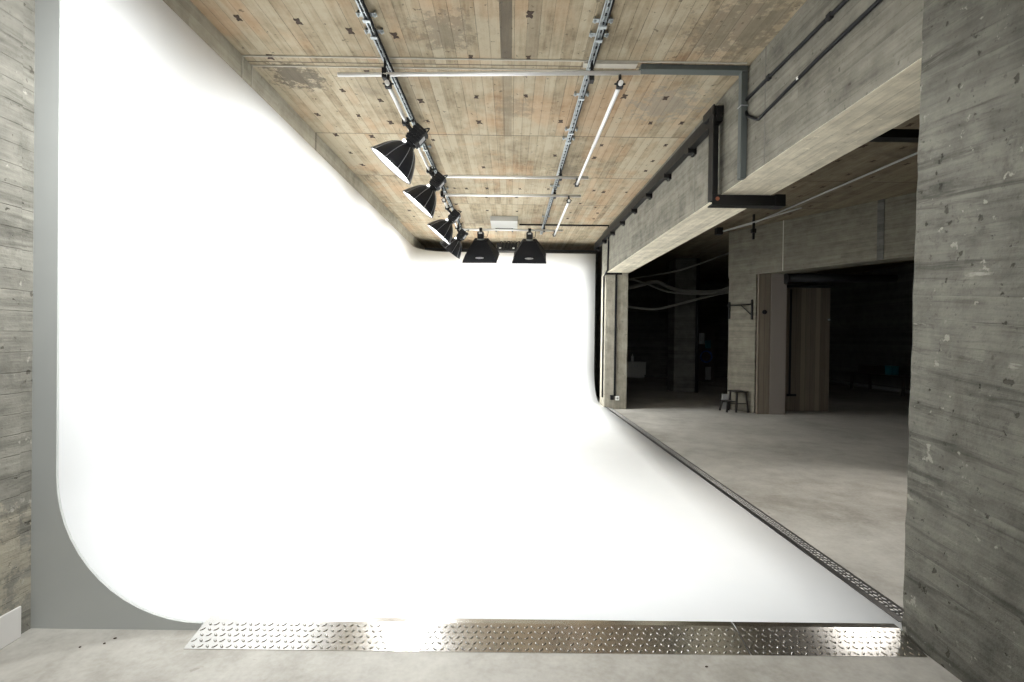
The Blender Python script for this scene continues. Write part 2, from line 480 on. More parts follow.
# right near wall (pillar end seen)
b = MB()
N = 60
prof = []
for i in range(N + 1):
    z = CZ * i / N
    prof.append((2.022 + random.uniform(-.003, .003), 2.512 - .019 * z + random.uniform(-.004, .004), z))
for i in range(N):
    p, q = prof[i], prof[i + 1]
    b.face([(p[0], -5, p[2]), (p[0], p[1] - .02, p[2]), (q[0], q[1] - .02, q[2]), (q[0], -5, q[2])])
    b.face([(p[0], p[1] - .02, p[2]), (p[0] + .02, p[1], p[2]), (q[0] + .02, q[1], q[2]), (q[0], q[1] - .02, q[2])])
    b.face([(p[0] + .02, p[1], p[2]), (2.60, p[1], p[2]), (2.60, q[1], q[2]), (q[0] + .02, q[1], q[2])])
b.box((2.06, -5, 0), (2.60, 2.42, CZ))
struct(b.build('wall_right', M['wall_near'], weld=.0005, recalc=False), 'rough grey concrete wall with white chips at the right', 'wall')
# right beam over the opening
b = MB().box((2.04, 2.42, 2.932), (2.53, 11.05, CZ), 0, .004)
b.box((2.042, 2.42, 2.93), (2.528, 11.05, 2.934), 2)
for y in (3.98, 5.49, 7.11, 8.9):
    b.box((2.0385, y - .007, 2.945), (2.05, y + .007, CZ), 1)
struct(b.build('beam', [M['beam'], M['groove'], M['soffit']]), 'long grey concrete downstand beam over the side opening', 'beam')
# rear column under its far end
b = MB().box((2.03, 10.55, 0), (2.52, 11.05, 2.935), 0, .012)
struct(b.build('column', M['column']), 'slim grey concrete column at the rear corner of the cove', 'column')

# the room at the side
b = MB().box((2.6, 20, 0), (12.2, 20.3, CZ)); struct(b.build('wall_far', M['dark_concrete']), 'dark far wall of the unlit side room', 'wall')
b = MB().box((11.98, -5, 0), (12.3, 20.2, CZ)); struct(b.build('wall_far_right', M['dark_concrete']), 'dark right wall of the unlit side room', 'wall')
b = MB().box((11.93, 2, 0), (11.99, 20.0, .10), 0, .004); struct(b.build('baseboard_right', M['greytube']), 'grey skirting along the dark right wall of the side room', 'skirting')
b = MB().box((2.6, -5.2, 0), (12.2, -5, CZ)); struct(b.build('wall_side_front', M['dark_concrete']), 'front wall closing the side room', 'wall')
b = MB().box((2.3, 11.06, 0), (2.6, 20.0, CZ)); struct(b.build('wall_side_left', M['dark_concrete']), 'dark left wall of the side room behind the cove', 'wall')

# diagonal second beam and its column.  face line from A towards D
A = Vector((4.775, 10.75, 0)); dirn = Vector((.475, -.88, 0)).normalized(); nrm = Vector((.88, .475, 0)).normalized()
def W(s, d, z):            # s metres along the face, d metres behind it
    p = A + dirn * s + nrm * d
    return Vector((p.x, p.y, z))
def diag(name, boxes, mats, loc=None):
    ang = math.atan2(dirn.y, dirn.x)
    b = MB()
    for (s0, s1, d0, d1, z0, z1, mi, bv) in boxes:
        b.box((s0, d0, z0), (s1, d1, z1), mi, bv)
    o = b.build(name, mats)
    o.location = A; o.rotation_euler = (0, 0, ang)
    return o
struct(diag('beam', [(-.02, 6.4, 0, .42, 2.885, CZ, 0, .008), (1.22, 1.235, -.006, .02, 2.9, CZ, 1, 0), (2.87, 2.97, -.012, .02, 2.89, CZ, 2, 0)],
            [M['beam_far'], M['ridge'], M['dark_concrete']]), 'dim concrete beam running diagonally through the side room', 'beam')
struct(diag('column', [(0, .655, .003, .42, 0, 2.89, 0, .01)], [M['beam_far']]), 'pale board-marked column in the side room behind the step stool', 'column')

# ------------------------------------------------------------------ the white infinity cove
XL, XR, YB, R, ZF, ZT = -2.285, 2.065, 12.05, .74, .035, 3.62
def ztop(y): return 3.665 - .008 * (y - YF)
cyc = empty('infinity_cove', (0, YF, 0), 'big white painted infinity cove with rounded corners under the lamps', 'cyclorama')
b = MB()
n = 14
def q(i): return PI / 2 * i / n
P = lambda x, y, z: (x, y - YF, z)
def grid(fn, nu, nv):
    vs = [[b.bm.verts.new(fn(i, j)) for j in range(nv + 1)] for i in range(nu + 1)]
    for i in range(nu):
        for j in range(nv):
            f = b.bm.faces.new((vs[i][j], vs[i + 1][j], vs[i + 1][j + 1], vs[i][j + 1])); f.smooth = True
cx, cy, cz = XL + R, YB - R, ZF + R
def lerp(a, c, t): return a + (c - a) * t
grid(lambda i, j: P(lerp(cx, XR, i / 8), lerp(YF, cy, j / 8), ZF), 8, 8)                                   # floor
grid(lambda i, j: P(XL, lerp(YF, cy, i / 8), lerp(cz, ztop(lerp(YF, cy, i / 8)), j / 4)), 8, 4)               # left wall
grid(lambda i, j: P(lerp(cx, XR, i / 8), YB, lerp(cz, ZT - .025, j / 4)), 8, 4)                                # back wall
grid(lambda i, j: P(cx - R * math.cos(q(i)), lerp(YF, cy, j / 8), cz - R * math.sin(q(i))), n, 8)               # left floor cove
grid(lambda i, j: P(lerp(cx, XR, j / 8), cy + R * math.cos(q(i)), cz - R * math.sin(q(i))), n, 8)               # back floor cove
grid(lambda i, j: P(cx - R * math.cos(q(i)), cy + R * math.sin(q(i)), lerp(cz, lerp(ztop(cy), ZT - .025, i / n), j / 4)), n, 4)   # upright corner cove
grid(lambda i, j: P(cx - R * math.cos(q(i)) * math.cos(q(j)), cy + R * math.sin(q(i)) * math.cos(q(j)), cz - R * math.sin(q(j))), n, n)  # ball corner
bmesh.ops.remove_doubles(b.bm, verts=b.bm.verts[:], dist=.0008)
bmesh.ops.recalc_face_normals(b.bm, faces=b.bm.faces[:])
# make the normals look into the cove, then give the boards a thickness behind
ff = min(b.bm.faces, key=lambda f: (f.calc_center_median() - Vector((0, 3, ZF))).length)
if ff.normal.z < 0:
    bmesh.ops.reverse_faces(b.bm, faces=b.bm.faces[:])
cove = b.build('cove_surface', [M['cyc'], M['cyc_back']], cyc, recalc=False)
sm = cove.modifiers.new('thick', 'SOLIDIFY'); sm.thickness = .03; sm.offset = -1; sm.material_offset = 1; sm.material_offset_rim = 0
# grey front end panel following the cove's curve
pts = [(-2.408, 0, 0), (-2.408, 0, CZ - .01), (XL, 0, CZ - .01), (XL, 0, cz)]
for i in range(1, n + 1):
    pts.append((cx - R * math.cos(q(i)), 0, cz - R * math.sin(q(i))))
pts += [(cx, 0, 0)]
pts = [(x, -.014, z) for x, _, z in pts]
b = MB(); b.prism(pts, (0, .0135, 0))
ep = b.build('end_panel', M['end_panel'], cyc); ep['label'] = 'flat pale grey end panel with curved edge'

# ------------------------------------------------------------------ tread plates
def lens(b, c, u, w, nn, L, Wd, H, mi=0):
    """one raised almond of the tread pattern"""
    ring = [c + u * (L * a) + w * (Wd * k) for a, k in ((-1, 0), (-.45, .8), (.45, .8), (1, 0), (.45, -.8), (-.45, -.8))]
    top = [c + nn * H + u * (L * a * .6) + w * (Wd * k * .5) for a, k in ((-1, 0), (-.45, .8), (.45, .8), (1, 0), (.45, -.8), (-.45, -.8))]
    A_ = [b.bm.verts.new(p) for p in ring]; B_ = [b.bm.verts.new(p) for p in top]
    for i in range(6):
        b.bm.faces.new((A_[i], A_[(i + 1) % 6], B_[(i + 1) % 6], B_[i])).material_index = mi
    b.bm.faces.new(B_).material_index = mi
def treads(b, o, u, w, nn, Lu, Lw, pitch, mu, mw, mi=0):
    nu = int((Lu - 2 * mu) / pitch) + 1; nw = int((Lw - 2 * mw) / pitch) + 1
    for j in range(nw):
        for i in range(nu):
            c = o + u * (mu + (i + (.0 if j % 2 else .5)) * pitch) + w * (mw + j * pitch) + nn * .0002
            if (c - o).dot(u) > Lu - mu * .6: continue
            k = 1 if (i + j) % 2 else -1
            a = (u + w * k).normalized()
            lens(b, c, a, a.cross(nn), nn, .0145, .0072, .003, mi)
def ramp(name, x0, x1, label, group):
    """front ramp from the floor (Y 2.32) up to the cove lip (Y 2.495)"""
    lo = Vector((x0, 2.325, .003)); hi = Vector((x0, 2.497, .040))
    w = (hi - lo); Lw = w.length; w.normalize(); u = Vector((1, 0, 0)); nn = u.cross(w).normalized()
    b = MB()
    b.prism([(x0, 2.325, .0), (x0, 2.325, .003), (x0, 2.497, .040), (x0, 2.535, .040), (x0, 2.535, .0365), (x0, 2.497, .036), (x0, 2.329, .0)], (x1 - x0, 0, 0))
    treads(b, lo, u, w, nn, x1 - x0, Lw, .034, .018, .016)
    o = b.build(name, M['tread'])
    return tag(o, label, 'ramp plate', group)
ramp('ramp_plate', -1.535, 1.165, 'longer shiny tread plate ramp along the front of the white cove', 'tread plates edging the cove')
ramp('ramp_plate', 1.170, 2.012, 'shorter tread plate ramp at the right end of the front edge by the concrete wall', 'tread plates edging the cove')
b = MB()
x0, x1 = 2.066, 2.235
y0, y1 = 2.56, 10.53
b.prism([(2.058, y0, .0355), (2.058, y0, .039), (x0 + .03, y0, .039), (x1, y0, .003), (x1, y0, 0), (x1 - .01, y0, 0), (x0 + .03, y0, .035)], (0, y1 - y0, 0))
w = Vector((x1 - x0 - .03, 0, -.036)); Lw = w.length; w.normalize()
u = Vector((0, 1, 0))
treads(b, Vector((x0 + .03, y0, .039)), u, w, w.cross(u).normalized(), y1 - y0, Lw, .038, .018, .016, 1)
tag(b.build('ramp_plate', [M['tread_dark'], M['tread_worn']]), 'long narrow tread plate strip down the right side of the cove', 'ramp plate', 'tread plates edging the cove')

# ------------------------------------------------------------------ ceiling rails and tubes
def strut(x, label, brackets):
    r = empty('ceiling_rail', (x, 2.2, CZ), label, 'ceiling rail', 'galvanised ceiling rails')
    b = MB()
    y1 = 8.85
    b.box((-.015, 0, -.065), (-.009, y1, -.03)); b.box((.009, 0, -.065), (.015, y1, -.03)); b.box((-.015, 0, -.036), (.015, y1, -.03))
    for i in range(int(y1 / .1)):
        b.box((-.0154, .03 + i * .1, -.055), (.0154, .055 + i * .1, -.047), 1)
    b.build('rail_channel', [M['galv'], M['black']], r)
    b = MB(); b.tube([(.026, 0, -.05), (.024, 3, -.052), (.027, 6, -.05), (.025, y1, -.05)], .009, 8); b.build('cable', M['cable'], r)
    b = MB(); b.tube([(-.023, 0, -.045), (-.024, y1, -.047)], .006, 8); b.build('conduit', M['galv'], r)
    for yy in brackets:
        b = MB()
        b.box((-.075, yy - .02, -.03), (.075, yy + .02, -.022), 0, .002)
        for sx in (-.06, .06):
            b.tube([(sx, yy, 0), (sx, yy, -.045)], .007, 8)
            b.tube([(sx, yy, -.036), (sx, yy, -.03)], .013, 6)
        b.box((-.027, yy - .016, -.08), (.027, yy + .016, -.072))
        b.build('bracket', M['galv'], r)
    return r
strut(-1.09, 'left galvanised rail and cables on the ceiling above the black lamps', (1.42, 1.62, 3.9, 5.6, 7.5))
strut(.655, 'right galvanised rail and cables on the ceiling with no lamps', (1.45, 1.62, 2.55, 3.35, 3.6, 5.4, 7.3))

def cross(x0, x1, y, z, r, label, skew=0):
    o = empty('cross_tube', (x0, y, z), label, 'crossbar', 'silver crossbars under the ceiling')
    b = MB(); b.tube([(0, 0, 0), (x1 - x0, skew, 0)], r, 14); b.build('tube', M['alu'], o)
    for xx in (-1.09, .655):
        if x0 - .05 < xx < x1:
            c = MB(); k = xx - x0
            c.box((k - .02, -.032, -.03), (k + .02, .032, .055), 0, .004)
            c.tube([(k, 0, .05), (k, 0, CZ - z - .06)], .011, 8)
            c.build('hanger', M['black'], o)
    return o
cross(-1.485, 1.04, 4.15, 3.70, .017, 'nearest long silver crossbar reaching past the left lamps', -.10)
cross(-1.12, 1.03, 6.73, 3.70, .020, 'middle silver crossbar just behind the second lamp, nearer of the close pair', -.03)
cross(-1.12, 1.05, 7.60, 3.70, .020, 'middle silver crossbar before the third lamp, farther of the close pair', -.05)
cross(-1.12, 1.03, 10.0, 3.70, .020, 'rear silver crossbar carrying the two boxy lamps', -.02)

def pole(x, y0, y1, label, mat='alu_white', n=2):
    o = empty('lamp_pole', (x, y0, 3.60), label, 'tube', 'long tubes hung below the crossbars')
    b = MB(); b.tube([(0, 0, 0), (0, (y1 - y0) * .5, 0)], .019, 12); b.tube([(0, (y1 - y0) * .5, 0), (0, y1 - y0, 0)], .016, 12)
    b.build('tube', M[mat], o)
    for yy in (.05, y1 - y0 - .05):
        c = MB()
        c.box((-.026, yy - .022, -.026), (.026, yy + .022, .03), 0, .004)
        c.tube([(0, yy, .02), (0, yy, .085)], .012, 8)
        c.tube([(-.045, yy, .01), (.045, yy, .01)], .007, 8)
        c.build('clamp', M['black'], o)
    return o
pole(.875, 4.01, 6.74, 'pale tube running back from the nearest crossbar on the right')
pole(.862, 7.45, 10.02, 'pale tube running back to the rear crossbar on the right')
pole(-1.05, 4.06, 6.78, 'tube carrying the two nearest black lamps', 'alu')
pole(-1.05, 7.50, 10.02, 'tube carrying the two farther black lamps', 'alu')

# ------------------------------------------------------------------ dome reflector lamps
def frame_for(aim):
    a = Vector(aim).normalized()
    side = a.cross(Vector((0, 1, 0))).normalized()
    up = side.cross(a)
    m = Matrix((side, up, a)).transposed().to_4x4()
    return m
def make_dome(label):
    r = empty('dome_lamp', (0, 0, 0), label, 'studio lamp', 'black dome lamps over the left wall')
    # clamp round the tube
    b = MB()
    b.box((-.034, -.028, -.036), (.034, .028, .034), 0, .006)
    b.tube([(.03, 0, .0), (.075, 0, .012)], .009, 8); b.tube([(.075, -.03, .012), (.075, .03, .012)], .007, 8)
    b.tube([(0, 0, -.03), (.04, 0, -.075)], .014, 8)
    b.build('clamp', M['black'], r)
    mt = frame_for((-.64, -.03, -.77)); hc = Vector((.105, -.01, -.155))
    mt.translation = hc
    T = lambda x, y, z: mt @ Vector((x, y, z))
    # yoke
    b = MB()
    b.obox((.04, -.085, -.07), (.04, .085, -.07), .03, .006)
    for s in (-1, 1):
        b.obox((.04, .085 * s, -.068), (.105, .085 * s, -.16), .03, .006, up=(0, 1, 0))
        b.tube([(.105, .07 * s, -.155), (.105, .105 * s, -.155)], .018, 10)
    b.build('yoke', M['black'], r)
    # housing with cooling ribs
    b = MB()
    b.box((-.062, -.068, -.10), (.062, .068, .075), 0, .008, mt)
    for k in range(5):
        b.box((-.066, -.072, -.085 + k * .03), (.066, .072, -.073 + k * .03), 0, 0, mt)
    b.box((.04, -.05, -.103), (.05, .05, .078), 1, 0, mt)
    h = b.build('housing', [M['black'], M['ribline']], r)
    b = MB(); b.box((.0655, -.035, -.05), (.068, .035, .03), 0, .001, mt); b.build('rating_plate', M['mitre'], h)
    # neck
    b = MB(); b.tube([T(0, 0, .07), T(0, 0, .115)], .06, 20); b.build('neck', M['black'], r)
    # bowl
    z0, z1, R1 = .105, .375, .238
    prof = []
    for i in range(13):
        t = i / 12
        prof.append((max(.055, R1 * (t ** .44) if t > 0 else .055) if i else .055, z0 + (z1 - z0) * t))
    NS = 40
    b = MB()
    rings = []
    for (rad, z) in prof:
        ring = []
        for k in range(NS):
            a = 2 * PI * k / NS
            fl = 1 - .006 * (1 - abs(math.cos(5 * a)))
            ring.append(b.bm.verts.new(T(rad * fl * math.cos(a), rad * fl * math.sin(a), z)))
        rings.append(ring)
    for i in range(len(rings) - 1):
        for k in range(NS):
            f = b.bm.faces.new((rings[i][k], rings[i][(k + 1) % NS], rings[i + 1][(k + 1) % NS], rings[i + 1][k])); f.smooth = True
    # inside lining, 4 mm in
    inn = []
    for (rad, z) in prof:
        inn.append([b.bm.verts.new(T((rad - .007) * math.cos(2 * PI * k / NS), (rad - .007) * math.sin(2 * PI * k / NS), z + (.003 if z < z1 - .01 else 0))) for k in range(NS)])
    for i in range(len(inn) - 1):
        for k in range(NS):
            f = b.bm.faces.new((inn[i][(k + 1) % NS], inn[i][k], inn[i + 1][k], inn[i + 1][(k + 1) % NS])); f.smooth = True; f.material_index = 1
    for k in range(NS):
        b.bm.faces.new((rings[-1][k], rings[-1][(k + 1) % NS], inn[-1][(k + 1) % NS], inn[-1][k]))
    bowl = b.build('reflector', [M['black_fin'], M['silver_in']], r, recalc=False)
    # fine light ribs down the bowl
    for g in range(10):
        a = 2 * PI * (g + .5) / 10
        b = MB()
        b.tube([T((rad + .001) * math.cos(a), (rad + .001) * math.sin(a), z) for rad, z in prof[1:]], .0036, 6)
        b.build('rib', M['ribline'], bowl)
    b = MB(); b.tube([T(R1 * math.cos(2 * PI * k / NS), R1 * math.sin(2 * PI * k / NS), z1) for k in range(NS + 1)], .005, 6); b.build('rim', M['black'], bowl)
    # glowing glass just inside the mouth
    b = MB()
    zz = z1 - .022
    c0 = b.bm.verts.new(T(0, 0, zz + .006)); rg = [b.bm.verts.new(T(.226 * math.cos(2 * PI * k / NS), .226 * math.sin(2 * PI * k / NS), zz)) for k in range(NS)]
    for k in range(NS):
        b.bm.faces.new((c0, rg[k], rg[(k + 1) % NS]))
    b.build('diffuser', M['glow'], r)
    b = MB()
    r0 = bmesh.ops.create_uvsphere(b.bm, u_segments=12, v_segments=8, radius=.020)
    for v in r0['verts']:
        v.co = T(-.035, -.068, .118) + v.co
    b.build('neck_light', M['glowspot'], r)
    # feed cable
    b = MB(); b.tube(smooth_path([T(0, .0, -.10), T(.02, .06, -.16), (.12, .14, -.10), (.03, .20, -.05), (-.03, .30, .13), (-.035, .42, .19)]), .006, 6); b.build('cable', M['cable'], r)
    l = bpy.data.lights.new('dome_light', 'AREA'); l.shape = 'DISK'; l.size = .43; l.energy = POW; l.color = (.965, .99, 1.0); l.spread = math.radians(165)
    lo = bpy.data.objects.new('dome_light', l); COL.objects.link(lo); lo.parent = r
    lm = mt.copy(); lm.translation = T(0, 0, z1 - .012)
    lo.matrix_local = lm @ Matrix.Rotation(PI, 4, 'X')
    return r
POW = 54.0
d1 = make_dome('nearest and largest looking black dome lamp over the left wall')
d1.location = (-1.05, 4.80, 3.60)
spots = [((-1.05, 6.18, 3.60), 0, 'second black dome lamp from the front over the left wall'),
         ((-1.05, 7.95, 3.60), 0, 'third black dome lamp, the smallest looking one with a bright opening'),
         ((-1.05, 9.38, 3.60), -.26, 'farthest black dome lamp, half hidden behind the third one, no opening showing')]
for loc, rz, lab in spots:
    c = copy_tree(d1); c.location = loc; c.rotation_euler = (0, 0, rz); c['label'] = lab

# ------------------------------------------------------------------ box lamps at the back
def make_boxlamp(label):
    r = empty('box_lamp', (0, 0, 0), label, 'studio lamp', 'black box lamps at the rear crossbar')
    b = MB()
    b.box((-.03, -.03, -.035), (.03, .03, .035), 0, .006); b.tube([(0, 0, -.03), (0, 0, -.075)], .014, 8)
    b.tube([(-.05, 0, .01), (.05, 0, .01)], .007, 8)
    b.build('clamp', M['black'], r)
    b = MB()
    b.box((-.062, -.06, -.19), (.062, .06, -.05), 0, .01)
    for k in range(5):
        b.box((-.066, -.064, -.175 + k * .024), (.066, .064, -.165 + k * .024))
    h = b.build('housing', M['black'], r)
    b = MB(); b.box((-.035, -.0665, -.10), (.035, -.063, -.07), 0, .001); b.build('rating_plate', M['mitre'], h)
    b = MB(); b.tube([(0, .01, -.185), (0, .02, -.215)], .075, 20); b.build('neck', M['galv'], r)
    aim = Vector((0, .40, -.917)).normalized()
    u = Vector((1, 0, 0)); w = Vector((0, .917, .40)).normalized()       # w = up-away edge direction of the mouth
    a0 = Vector((0, .015, -.20)); a1 = a0 + aim * .37
    def quad(c, hw): return [c + u * (sx * hw) + w * (sy * hw) for sx, sy in ((-1, -1), (1, -1), (1, 1), (-1, 1))]
    # four slightly bellied cloth panels with a turned lip
    lv = [(0, .13), (.06, .165), (.15, .225), (.25, .285), (.36, .335), (.40, .34)]
    b = MB()
    prev = None
    for d, hw in lv:
        ring = [b.bm.verts.new(p) for p in quad(a0 + aim * d, hw)]
        if prev:
            for k in range(4):
                b.bm.faces.new((prev[k], prev[(k + 1) % 4], ring[(k + 1) % 4], ring[k]))
        else:
            b.bm.faces.new(ring)
        prev = ring
    prevI = None
    for d, hw in lv[1:]:
        ring = [b.bm.verts.new(p) for p in quad(a0 + aim * (d - .002), hw - .006)]
        if prevI:
            for k in range(4):
                f = b.bm.faces.new((ring[k], ring[(k + 1) % 4], prevI[(k + 1) % 4], prevI[k])); f.material_index = 1
        prevI = ring
    for k in range(4):
        b.bm.faces.new((prev[k], prev[(k + 1) % 4], prevI[(k + 1) % 4], prevI[k]))
    box = b.build('softbox_hood', [M['cloth'], M['silver_in']], r, recalc=False)
    for k in range(4):
        b = MB(); b.tube([quad(a0 + aim * d, hw + .002)[k] for d, hw in lv], .006, 6); b.build('rod', M['black'], box)
    # worn maker's mark on the front panel: a pale oval with a dark centre line
    c1 = quad(a0 + aim * .25, .285); c2 = quad(a0 + aim * .36, .335)
    mid = ((c1[0] + c1[1]) / 2 + (c2[0] + c2[1]) / 2) / 2
    dn = ((c2[0] + c2[1]) - (c1[0] + c1[1])).normalized(); nn = u.cross(dn).normalized()
    if nn.y > 0: nn = -nn
    b = MB()
    ov = [mid + nn * .004 + u * (.085 * math.cos(t)) + dn * (.017 * math.sin(t)) for t in [2 * PI * k / 20 for k in range(20)]]
    b.prism(ov, nn * .003)
    for k in range(7):
        c = mid + nn * .0075 + u * (-.055 + k * .0183)
        b.prism([c + u * sx * .005 + dn * sy * .006 for sx, sy in ((-1, -1), (1, -1), (1, 1), (-1, 1))], nn * .001, 1)
    b.build('maker_mark', [M['mitre'], M['cloth']], box)
    b = MB(); b.face(quad(a1 - aim * .01, .325)); b.build('diffuser', M['glow'], r)
    b = MB(); b.tube(smooth_path([(.03, .06, -.1), (.10, .16, -.12), (.12, .3, .0), (.1, .42, .12)]), .006, 6); b.build('cable', M['cable'], r)
    l = bpy.data.lights.new('box_light', 'AREA'); l.shape = 'SQUARE'; l.size = .64; l.energy = POW2; l.color = (.965, .99, 1.0); l.spread = math.radians(170)
    lo = bpy.data.objects.new('box_light', l); COL.objects.link(lo); lo.parent = r
    mt = Matrix((u, -w, -aim)).transposed().to_4x4(); mt.translation = a1 + aim * .035
    lo.matrix_local = mt
    return r
POW2 = 118.0
s1 = make_boxlamp('left one of the two black box lamps hanging before the back wall')
s1.location = (-.635, 9.99, 3.70); s1.rotation_euler = (0, 0, -.06)
c = copy_tree(s1); c.location = (.36, 9.985, 3.70); c['label'] = 'right one of the two black box lamps hanging before the back wall'

def dim(o, k):
    for ch in o.children:
        if ch.type == 'LIGHT':
            ch.data = ch.data.copy(); ch.data.energy *= k; ch.data.spread = math.radians(118 if ch.data.shape == 'SQUARE' else 145)
# unseen fill lamps added above the front to even the light on the cove
for loc, lab in (((-1.05, 2.05, 3.60), 'added dome fill lamp, unseen above the front edge of the cove'),):
    c = copy_tree(d1); c.location = loc; c.rotation_euler = (0, 0, -.75); c['label'] = lab; c['group'] = 'added dome fill lamps above the front floor'; dim(c, .72)
for x, lab in ((-.75, 'left added box fill lamp, unseen above the front floor'), (.85, 'right added box fill lamp, unseen above the front floor')):
    c = copy_tree(s1); c.location = (x, 1.15, 3.70); c['label'] = lab; c['group'] = 'added box fill lamps above the front floor'
    c.rotation_euler = (.42, 0, 0); dim(c, .30)
b = MB(); b.tube([(-1.6, 1.15, 3.70), (1.6, 1.15, 3.70)], .02, 12)  # unseen bar added to carry the box fill lamps
for k in (-1.5, 1.5):
    b.tube([(k, 1.15, 3.70), (k, 1.15, CZ)], .012, 8)
tag(b.build('cross_tube', M['alu']), 'added silver crossbar, unseen, carrying the two box fill lamps', 'crossbar', 'silver crossbars under the ceiling')

# white unit on the ceiling and the gear under it
r = empty('ceiling_unit', (-.16, 9.95, CZ), 'flat white ceiling box between the two rear lamps', 'ceiling box')
b = MB(); b.box((-.27, -.33, -.10), (.27, .40, 0), 0, .008); b.build('casing', M['unit'], r)
b = MB(); b.box((-.18, .30, -.125), (.18, .36, -.10), 0, .004)
for sx in (-1, 1):
    b.box((sx * .17 - .015, .29, -.165), (sx * .17 + .015, .37, -.10), 0, .003)
b.build('bracket', M['black'], r)
r = empty('power_box', (-.1, 11.0, 3.60), 'small dark power box with cable tails between the rear lamps', 'power box')
b = MB(); b.box((-.24, -.05, -.16), (.22, .05, .02), 0, .01)
b.build('casing', M['cyc_back'], r)
for k in range(6):
    b = MB(); x = -.2 + k * .075; b.tube(smooth_path([(x, -.04, -.02), (x + .03, -.07, -.12 - .03 * (k % 2)), (x + .08, -.07, -.09), (x + .10, -.06, .0 + .02 * (k % 3)), (x + .06, -.03, .05), (x + .02, .0, .0)]), .008, 6); b.build('cable', M['cable'], r)
for k in (-.16, .14):
    b = MB(); b.box((k - .025, -.075, -.11), (k + .025, -.05, -.085), 0, .003); b.build('plug', M['white'], r)

b = MB(); b.tube([(.15, 10.28, CZ - .012), (1.2, 10.27, CZ - .013), (2.02, 10.26, CZ - .012), (2.022, 10.26, 3.5), (2.022, 10.3, 2.96), (2.012, 10.5, 2.90), (2.005, 10.62, 2.86), (2.005, 10.62, .24)], .018, 8)
tag(b.build('cable', M['cable']), 'black cable crossing the rear ceiling and dropping beside the slim column', 'cable')

# ------------------------------------------------------------------ right side: trunking, rail, frame, cables
r = empty('cable_trunking', (1.10, 4.30, CZ), 'grey-green L-shaped cable trunking from ceiling down the beam', 'cable trunking')
b = MB()
b.box((0, -.045, -.045), (.93, .045, 0), 0, .004); b.build('ceiling_run', M['duct'], r)
b = MB(); b.box((.88, -.03, -.97), (.935, .03, 0), 0, .004); b.build('drop', M['duct'], r)
b = MB(); b.box((.877, -.034, -.345), (.938, .034, -.335)); b.build('joint_strip', M['galv'], r)

r = empty('curtain_rail', (1.99, 4.75, 3.70), 'long black rail bolted along the top of the beam', 'rail')
b = MB(); b.box((-.025, 0, -.03), (.025, 6.9, .07), 0, .004); b.box((-.035, 0, -.07), (.035, 6.9, -.03)); b.build('rail_bar', M['blacksteel'], r)
for k in range(8):
    b = MB(); y = .75 + k * .85
    b.box((-.045, y - .05, -.115), (.05, y + .05, -.06), 0, .003); b.box((.02, y - .05, -.13), (.05, y + .05, .05)); b.build('bracket', M['blacksteel'], r)
r = empty('steel_frame', (1.985, 4.80, 2.87), 'black steel angle frame wrapped down and under the beam', 'steel frame')
b = MB(); b.box((-.05, -.05, .0), (-.035, .06, .92), 0, .002); b.box((-.05, .045, .0), (.045, .06, .92), 0, .002); b.build('post', M['blacksteel'], r)
b = MB(); b.box((-.05, -.05, -.055), (.64, .06, -.04), 0, .002); b.box((-.05, -.055, -.055), (.64, -.04, .045), 0, .002); b.build('crossbar', M['blacksteel'], r)
b = MB(); b.box((-.055, -.04, .83), (.055, .20, .915), 0, .003); b.build('top_bracket', M['blacksteel'], r)
b = MB(); b.box((.56, -.06, -.06), (.66, .07, .055), 0, .003); b.build('end_plate', M['blacksteel'], r)
b = MB(); b.tube([(0.0, -.057, .005), (0.0, -.052, .005)], .02, 10); b.build('rusty_bolt', M['rust'], r)
b = MB(); b.box((2.95, 4.62, 3.44), (4.6, 4.74, 3.52), 0, .004)
b.box((2.95, 4.66, 3.52), (3.0, 4.72, CZ)); b.box((4.5, 4.66, 3.52), (4.55, 4.72, CZ))
tag(b.build('steel_frame', M['blacksteel']), 'black steel bar hung below the side room ceiling beside the right wall', 'steel frame')

def wall_cable(pts, rad, label, clips):
    o = empty('wall_cable', pts[0], label, 'cable', 'black cables on the beam face')
    p0 = Vector(pts[0])
    b = MB(); b.tube([Vector(p) - p0 for p in pts], rad, 8); b.build('sheath', M['cable'], o)
    for k in clips:
        a = Vector(pts[k[0]]).lerp(Vector(pts[k[0] + 1]), k[1]) - p0
        b = MB(); q_ = 1 if k[2] else .5; b.box(a - Vector((.014, .022, .020)) * q_ - Vector(((1 - q_) * .012, 0, 0)), a + Vector((.014, .022, .020)) * q_ - Vector(((1 - q_) * .012, 0, 0)), 0, .002); b.build('clip', M['black'] if k[2] else M['white'], o)
wall_cable([(2.026, 4.33, 3.60), (2.026, 3.8, 3.60), (2.026, 3.0, 3.595), (2.026, 1.6, 3.59)], .014, 'upper black cable running along the beam face from the trunking', ((0, .8, 1), (1, .8, 1)))
wall_cable([(2.026, 4.34, 3.60), (2.026, 4.25, 3.45), (2.026, 4.13, 3.375), (2.026, 4.06, 3.335), (2.026, 3.95, 3.345), (2.026, 3.3, 3.39), (2.026, 2.7, 3.405), (2.026, 2.53, 3.41)], .013, 'lower black cable looping below the upper one on the beam face', ((4, .7, 0),))

